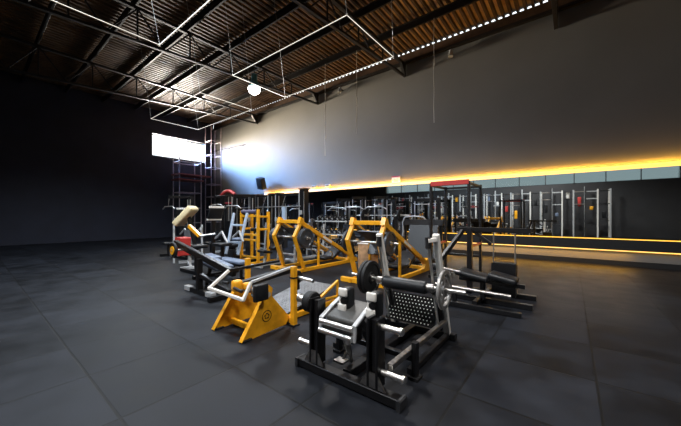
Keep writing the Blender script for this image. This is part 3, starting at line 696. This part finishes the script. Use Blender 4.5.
# cable station: a row of columns joined by a high beam
t = T('cable_station', 'long black cable station with a row of tall columns in front of the mirror', 'gym machine', (-11, 8.9, 0))
cols = [-13.9, -12.6, -12.1, -11.05, -10.55, -8.95]
for i, x in enumerate(cols):
    y = 8.9; big = i in (5, 3)
    ht = 2.74 if i == 5 else 2.62
    cl = t.part('column', MB().box((x, y, ht / 2), (.26 if big else .16, .30, ht), .012), BLK)
    t.part('edge_trim', MB().beam((x - (.15 if big else .10), y - .15, .3), (x - (.15 if big else .10), y - .15, ht - .05), .05, .03, up=(0, 1, 0)), SIL, cl)
    t.part('cap', MB().box((x, y, ht + .02), (.36 if big else .24, .36, .05), .01), EAVE, cl)
    t.part('pulley_carriage', MB().box((x, y - .2, 1.15 + .3 * (i % 3)), (.10, .08, .18), .02), SIL, cl)
    t.part('guide_rod', MB().tube((x + .12, y - .14, .15), (x + .12, y - .14, ht - .1), .014), CHR, cl)
    t.part('weight_stack', MB().box((x, y + .26, .6), (.30, .2, 1.0), .01), DRK, cl)
t.part('top_beam', MB().beam((-13.9, 8.9, 2.56), (-8.95, 8.9, 2.56), .09, .11), BLK)
t.part('pull_up_rail', MB().tube((-13.9, 8.72, 2.02), (-9.0, 8.72, 2.02), .022), STL)
for x, s in ((-12.35, 1), (-11.5, -1), (-13.2, 1), (-10.1, -1)):
    t.part('cable', MB().tube((x, 8.85, 2.5), (x + .22 * s, 8.55, 1.25), .012, n=6), STL)
    t.part('cable_handle', MB().path([(x + .22 * s - .09, 8.55, 1.1), (x + .22 * s, 8.55, 1.25), (x + .22 * s + .09, 8.55, 1.1), (x + .22 * s - .09, 8.55, 1.1)], .014), SIL)
t.part('white_shroud', MB().box((-10.05, 8.75, 1.70), (.22, .10, .62), .02), BLU)

# dumbbell rack
t = T('dumbbell_rack', 'black sloping dumbbell rack behind the left leg press', 'rack', (-7.3, 8.9, 0))
RX0, RX1 = -8.15, -6.55
for x in (RX0, RX1):
    t.part('side_frame', MB().beam((x, 8.55, .05), (x, 9.05, 1.62), .07, .09, up=(1, 0, 0)).beam((x, 8.5, .04), (x, 9.25, .04), .08, .08).beam((x, 9.05, 1.6), (x, 9.2, .05), .06, .06, up=(1, 0, 0)), BLK)
shelves = ((8.84, 1.42), (8.68, .92), (8.53, .45))
for y, z in shelves:
    t.part('shelf_rail', MB().beam((RX0, y - .10, z - .03), (RX1, y - .10, z - .03), .04, .05), SIL)
    t.part('shelf_rail', MB().beam((RX0, y + .10, z + .05), (RX1, y + .10, z + .05), .04, .05), BLK)
db = None
shn = ('top', 'middle', 'bottom')
tilt = math.atan2(.08, .20)
for s_, (y, z) in enumerate(shelves):
    for k in range(6):
        loc = (RX0 + .17 + k * .252, y, z + .13)
        lab = f'{ORD[k]} dumbbell from the left on the {shn[s_]} shelf of the sloping rack'
        if db is None:
            db = thing('dumbbell', lab, 'dumbbell', loc, 0, 'dumbbells on the sloping rack'); db.rotation_euler = (tilt, 0, 0)
            obj('handle', MB().tube((0, -.09, 0), (0, .09, 0), .017), CHR, db)
            for q in (-1, 1):
                h = obj('head', MB().lathe([(0, -.05), (.055, -.05), (.066, -.035), (.066, .035), (.055, .05), (0, .05)], (0, q * .11, 0), (0, 1, 0), 8, smooth=False), RUB, db)
                obj('end_disc', MB().lathe([(0, .003), (.045, .003), (.045, 0), (0, 0)], (0, q * .16, 0), (0, q, 0), 16), SIL, h)
        else: dup(db, loc, label=lab, rot=(tilt, 0, 0))

# barbell on a pair of stands
t = T('bench_press_station', 'black bench press station with tall uprights before the mirror, behind the leg presses', 'bench', (-5.4, 9.4, 0))
for x in (-6.0, -4.9):
    u = t.part('upright', MB().beam((x, 9.5, .05), (x, 9.5, 1.78), .08, .08, up=(0, 1, 0)), BLK)
    t.part('bar_hook', MB().run([(x, 9.45, 1.60), (x, 9.34, 1.58), (x, 9.32, 1.68)], .02, .05), STL, u)
    t.part('base_runner', MB().beam((x, 9.0, .04), (x, 9.9, .04), .08, .08), BLK)
t.part('cross_brace', MB().beam((-6.0, 9.5, .4), (-4.9, 9.5, .4), .07, .07), BLK)
t.part('bench_pad', MB().pad((-5.45, 8.85, .47), (.30, 1.15, .10), .04), VIN)
t.part('bench_frame', MB().beam((-5.45, 8.4, .38), (-5.45, 9.5, .38), .07, .07).beam((-5.45, 8.45, .0), (-5.45, 8.45, .38), .07, .07, up=(0, 1, 0)), BLK)
bb = thing('barbell', 'long chrome barbell racked on the bench press uprights', 'barbell', (-5.45, 9.39, 1.625))
obj('shaft', MB().tube((-.68, 0, 0), (.68, 0, 0), .015), CHR, bb)
for s in (-1, 1): obj('sleeve', MB().tube((s * .68, 0, 0), (s * 1.10, 0, 0), .025).tube((s * .66, 0, 0), (s * .69, 0, 0), .037), CHR, bb)
plate_at(pl_k, (-6.20, 9.39, 1.625), 'black weight plate on the left end of the racked barbell', 'plates on the racked barbell')
plate_at(pl_k, (-4.70, 9.39, 1.625), 'black weight plate on the right end of the racked barbell', 'plates on the racked barbell')

# large grey-panelled machine behind the right leg press
t = T('hack_squat_machine', 'dark machine with a big smooth grey platform panel behind the right leg press', 'gym machine', (-3.6, 9.2, 0))
t.part('platform_panel', MB().box((-3.72, 8.95, .80), (.95, .06, 1.05), .012, Matrix.Rotation(math.radians(-18), 3, 'X')), VIN)
for x in (-4.1, -3.3): t.part('panel_support', MB().beam((x, 9.2, .05), (x, 9.15, 1.2), .07, .07, up=(0, 1, 0)), BLK)
t.part('base', MB().beam((-4.25, 9.25, .05), (-3.15, 9.25, .05), .1, .1), BLK)
t.part('runner', MB().beam((-3.7, 8.6, .05), (-3.7, 10.4, .05), .1, .1), BLK)
t.part('upper_box', MB().box((-4.1, 9.95, 1.38), (1.5, .3, .20), .03), DRK)
t.part('handrail', MB().path([(-4.75, 9.75, 1.0), (-4.78, 9.75, 1.36), (-4.70, 9.75, 1.56), (-4.35, 9.75, 1.6), (-4.0, 9.75, 1.56), (-3.95, 9.85, 1.45)], .025), SIL)
for x in (-3.45, -4.75): t.part('upper_post', MB().beam((x, 9.95, .0), (x, 9.95, 1.35), .08, .08, up=(0, 1, 0)), BLK)

# further racks and columns in front of the mirror
r2 = dup(rack, (-17.0, 10.3, 0), label='black power rack farthest left, in front of the mirror end')
r3 = dup(rack, (-14.9, 10.6, 0), label='black power rack second from the left before the mirror, beside the cable station')
for r in (r2, r3):
    pass
lat = thing('lat_pulldown_machine', 'x', 'gym machine', (-7.2, 10.9, 0), 0, 'lat pulldown machines before the mirror')
cl = obj('column', MB().beam((0, 0, 0), (0, 0, 2.45), .12, .14, up=(0, 1, 0)), BLK, lat)
obj('edge_trim', MB().beam((-.066, -.07, .1), (-.066, -.07, 2.4), .02, .02, up=(0, 1, 0)), STL, cl)
obj('jib', MB().beam((0, 0, 2.40), (0, -.9, 2.36), .08, .10), BLK, lat)
for x in (-.12, .12): obj('guide_rod', MB().tube((x, -.1, .1), (x, -.1, 2.3), .018), CHR, lat)
obj('weight_stack', MB().box((0, -.14, .65), (.3, .2, 1.1), .01), DRK, lat)
obj('pull_bar', MB().path([(-.55, -.9, 1.88), (-.35, -.9, 1.98), (.35, -.9, 1.98), (.55, -.9, 1.88)], .022), CHR, lat)
obj('pull_cable', MB().tube((0, -.88, 2.34), (0, -.9, 1.98), .010, n=6), STL, lat)
obj('seat', MB().pad((0, -.9, .5), (.36, .4, .1), .04), VIN, lat)
obj('seat_post', MB().beam((0, -.9, 0), (0, -.9, .48), .08, .08, up=(0, 1, 0)), BLK, lat)
obj('base', MB().beam((0, .1, .05), (0, -1.2, .05), .1, .1), BLK, lat)
obj('knee_roller', MB().tube((-.25, -.62, .72), (.25, -.62, .72), .06), VIN, lat)
lat['label'] = 'black lat pulldown with a slim column behind the dumbbell rack'
for x, y, w in ((-18.6, 11.4, 'farthest left, near the scaffold'), (-12.9, 11.3, 'behind the left half of the cable station'), (-11.2, 11.5, 'behind the middle of the cable station'), (-8.6, 11.6, 'just right of the cable station end'), (-6.35, 11.3, 'behind the bench press station')):
    dup(lat, (x, y, 0), label='black lat pulldown before the mirror, ' + w)
for x, y, w in ((-12.7, 5.9, 'left of the curved red top, under the scaffold'), (-9.9, 7.0, 'between the curved red top and the yellow post frame')):
    dup(lat, (x, y, 0), label='black lat pulldown ' + w, group='lat pulldown machines at the left')
def trainer(loc, label, m1):
    r = thing('functional_trainer', label, 'gym machine', loc, 0, 'two-column cable trainers before the mirror')
    for x in (-.55, .55):
        c = obj('column', MB().beam((x, 0, 0), (x, 0, 2.35), .14, .16, up=(0, 1, 0)), m1, r)
        obj('guide_rod', MB().tube((x * .82, -.1, .1), (x * .82, -.1, 2.25), .02), CHR, c)
        obj('pulley', MB().lathe([(0, -.02), (.06, -.02), (.05, 0), (.06, .02), (0, .02)], (x, -.14, 1.5), (1, 0, 0), 16), SIL, c)
        obj('weight_stack', MB().box((x * .75, .1, .6), (.22, .22, .9), .01), DRK, r)
        obj('foot', MB().beam((x, -.5, .04), (x, .5, .04), .1, .08), m1, r)
        obj('handle', MB().path([(x - .08, -.3, 1.0), (x, -.3, 1.15), (x + .08, -.3, 1.0), (x - .08, -.3, 1.0)], .018), SIL, r)
        obj('cable', MB().tube((x, -.16, 1.5), (x, -.3, 1.15), .008, n=6), STL, r)
    obj('top_beam', MB().beam((-.6, 0, 2.3), (.6, 0, 2.3), .10, .12), m1, r)
    obj('pull_up_bar', MB().path([(-.5, -.1, 2.15), (-.3, -.25, 2.1), (.3, -.25, 2.1), (.5, -.1, 2.15)], .018), CHR, r)
    return r
tr = trainer((-10.0, 12.1, 0), 'black two-column cable trainer against the mirror, behind the tallest cable column', BLK)
dup(tr, (-16.2, 12.0, 0), label='black two-column cable trainer at the left end of the mirror')
dup(tr, (-6.95, 12.2, 0), label='black two-column cable trainer against the mirror, between the dumbbell rack and bench press')
dup(tr, (-4.9, 12.2, 0), label='black two-column cable trainer farthest right along the mirror')
# plate trees
tree = thing('plate_tree', 'x', 'rack', (-9.4, 10.0, 0), 0, 'plate trees')
obj('mast', MB().beam((0, 0, .04), (0, 0, 1.42), .08, .08, up=(0, 1, 0)), DRK, tree)
obj('base', MB().beam((-.3, 0, .03), (.3, 0, .03), .08, .06).beam((0, -.3, .03), (0, .3, .03), .08, .06), DRK, tree)
for z in (.32, .79, 1.26): obj('peg', MB().tube((-.26, 0, z), (.26, 0, z), .022), CHR, tree)
tree['label'] = 'plate tree on the floor right of the cable station'
tree2 = dup(tree, (-5.40, 10.9, 0), label='plate tree beside the grey-panelled machine')
for tx, ty, nm in ((-9.4, 10.0, 'tree right of the cable station'), (-5.40, 10.9, 'tree beside the grey-panelled machine')):
    for q, z in enumerate((.32, .79, 1.26)):
        for sx, sd in ((-.14, 'left'), (.14, 'right')):
            plate_at(pl_k if (q + (sx > 0)) % 2 else pl_g, (tx + sx, ty, z), f"{'black' if (q + (sx > 0)) % 2 else 'grey spoked'} plate on the {('lowest', 'middle', 'highest')[q]} {sd} peg of the {nm}", 'plates on the plate trees')

# ------------------------------------------------------------------ machines on the near side of the hall, seen in the mirror
GB = 'machines along the near wall, seen in the mirror'
for k, x in enumerate((-13.9, -10.0, -6.6)):
    dup(rack, (x, -1.9, 0), rz=0, label=f'black power rack on the near side of the hall, {ORD[k]} from the window end', group=GB)
for k, x in enumerate((-12.2, -8.6, -5.2)):
    dup(lp, (x, -.45, 0), rz=PI, label=f'yellow leg press on the near side of the hall, {ORD[k]} from the window end', group=GB)
t = T('training_rig', 'long tall training rig of steel posts along the near wall, seen only in the mirror', 'rig', (-8, -3.4, 0))
for k in range(30):
    x = -18.0 + .70 * k
    for y in (-4.0, -2.95):
        t.part('post', MB().beam((x, y, 0), (x, y, 3.6 if k % 3 else 3.9), .09, .09, up=(0, 1, 0)), (SIL, DRK, WHT)[(k + (y > -3.5)) % 3])
    t.part('monkey_bar', MB().tube((x, -4.0, 2.9 + .35 * (k % 2)), (x, -2.95, 2.9 + .35 * (k % 2)), .02), CHR)
    if k < 29:
        for z in (3.45, 2.5 + .4 * (k % 2)): t.part('crossbar', MB().beam((x, -2.95, z), (x + .70, -2.95, z), .05, .07), (SIL, BLK, STL)[k % 3])
        t.part('storage_tray', MB().box((x + .35, -3.4, .9 + .35 * (k % 3)), (.6, .4, .06), .01), DRK)
        t.part('punch_pad' if k % 2 else 'target_panel', MB().pad((x + .35, -3.1, 1.7 + .5 * (k * 7 % 4)), (.22, .16, .30 + .2 * (k % 3)), .05), (VIN, RED, BVIN, VIN, YEL, WHT, VIN)[(k * 3) % 7])

# ------------------------------------------------------------------ scaffold in the corner
def scaffold(name, label, x0, x1, y0, y1, zt, lifts, dk=None):
    t = T(name, label, 'scaffold', ((x0 + x1) / 2, (y0 + y1) / 2, 0))
    for x in (x0, x1):
        for y in (y0, y1): t.part('standard', MB().tube((x, y, 0), (x, y, zt), .035, n=8), SCAF)
    for z in lifts:
        for y in (y0, y1): t.part('ledger', MB().tube((x0, y, z), (x1, y, z), .028, n=8), SCAF)
        for x in (x0, x1): t.part('transom', MB().tube((x, y0, z), (x, y1, z), .028, n=8), SCAF)
    if dk:
        for z, a, b in dk: t.part('deck_plank', MB().box(((x0 + x1) / 2, (a + b) / 2, z), (x1 - x0 + .2, b - a, .10), .01), SCAFR)
scaffold('scaffold_tower', 'tall slim scaffold tower in the corner reaching almost to the roof', -22.9, -22.0, 11.75, 12.55, 8.6, (1.1, 2.1, 3.1, 4.1, 5.4, 6.4, 7.5))
scaffold('scaffold_tower', 'lower wide scaffold tower with red plank decks under the window', -22.8, -21.8, 9.3, 10.85, 5.75, (1.1, 2.2, 3.3, 4.2, 5.5), [(4.60, 9.2, 11.6), (4.22, 9.2, 11.0)])

# ------------------------------------------------------------------ light
wd = bpy.data.worlds.new('world'); S.world = wd; wd.use_nodes = True
bg = wd.node_tree.nodes['Background']; bg.inputs[1].default_value = 1.0
_nt = wd.node_tree; _tc = _nt.nodes.new('ShaderNodeTexCoord'); _sp = _nt.nodes.new('ShaderNodeSeparateXYZ'); _cr = _nt.nodes.new('ShaderNodeValToRGB')
_nt.links.new(_tc.outputs['Generated'], _sp.inputs[0]); _nt.links.new(_sp.outputs['Z'], _cr.inputs['Fac']); _nt.links.new(_cr.outputs['Color'], bg.inputs[0])
_cr.color_ramp.elements[0].position = .125; _cr.color_ramp.elements[0].color = (.15, .21, .22, 1)      # low sky dimmed to keep the mirrored clerestory strip pale
_cr.color_ramp.elements[1].position = .19; _cr.color_ramp.elements[1].color = (1.9, 2.0, 2.1, 1)
def area(name, loc, rot, sx, sy, power, col, spread=PI):
    l = bpy.data.lights.new(name, 'AREA'); l.shape = 'RECTANGLE'; l.size = sx; l.size_y = sy; l.energy = power; l.color = col; l.spread = spread
    o = bpy.data.objects.new(name, l); C.objects.link(o); o.location = loc; o.rotation_euler = rot; return o
def aim(o, d): o.rotation_euler = V(d).to_track_quat('-Z', 'Y').to_euler()
wc = V((XL - .62, (WY0 + WY1) / 2, (WZ0 + WZ1) / 2))
o = area('window_daylight', wc, (0, 0, 0), 4.1, 1.7, 190, (1.0, .86, .64), math.radians(120)); aim(o, (1, .30, .05))
o = area('window_sunbeam', wc + V((-.02, 0, 0)), (0, 0, 0), 4.1, 1.7, 480, (1.0, .84, .60), math.radians(40)); aim(o, (1, .23, .03))
o = area('window_skylight', wc + V((-.05, 0, .3)), (0, 0, 0), 4.1, 1.7, 820, (.24, .48, 1.0), math.radians(50)); aim(o, (1, .27, -.36))
o = area('window_ground_bounce', wc + V((-.07, 0, -.2)), (0, 0, 0), 4.1, 1.7, 700, (1.0, .93, .84), math.radians(80)); aim(o, (1, -.35, .42))
o = area('clerestory_daylight', ((FX0 + FX1) / 2, YB - .5, (FZ0 + FZ1) / 2 + .2), (0, 0, 0), 23, 1.3, 16, (.78, .95, 1.0)); aim(o, (0, 1, -.30))
for nm, z, e, d in (('mirror_top_led', MZ1 + .16, 170, (0, .35, 1)), ('panel_led', .46, 110, (0, -.5, -1))):
    o = area(nm, (-5.5, YW - .07 if z > 1 else YW - .12, z), (0, 0, 0), 23 if z > 1 else 14, .03, e, (1.0, .48, .04)); o.rotation_euler = V(d).to_track_quat('-Z', 'Y').to_euler()
for x, y, e in ((-11.15, 7.6, 420), (-2.2, -1.2, 620), (1.2, 3.2, 420), (-7.6, .6, 640), (-5.2, 6.4, 420), (-14.5, 4.0, 420)):  # first belongs to the ceiling lamp, the rest are added fill without fixtures
    l = bpy.data.lights.new('high_bay_and_fill_spot', 'SPOT'); l.energy = e * 3.3; l.color = (1.0, .97, .94) if x > -7 else (.80, .90, 1.0); l.spot_size = math.radians(150); l.spot_blend = .6; l.shadow_soft_size = .45  # spots on the left tinted cool to stand in for daylight
    o = bpy.data.objects.new('high_bay_and_fill_spot', l); C.objects.link(o); o.location = (x, y, 7.2)

# ------------------------------------------------------------------ view
vs = S.view_settings; S.display_settings.display_device = 'sRGB'
vs.view_transform = 'Standard'; vs.look = 'None'; vs.gamma = 1; vs.use_curve_mapping = False; vs.exposure = 0.0
S.cycles.use_denoising = True; S.cycles.max_bounces = 8; S.cycles.diffuse_bounces = 4; S.cycles.glossy_bounces = 4
S.cycles.caustics_reflective = False; S.cycles.caustics_refractive = False; S.cycles.sample_clamp_indirect = 6
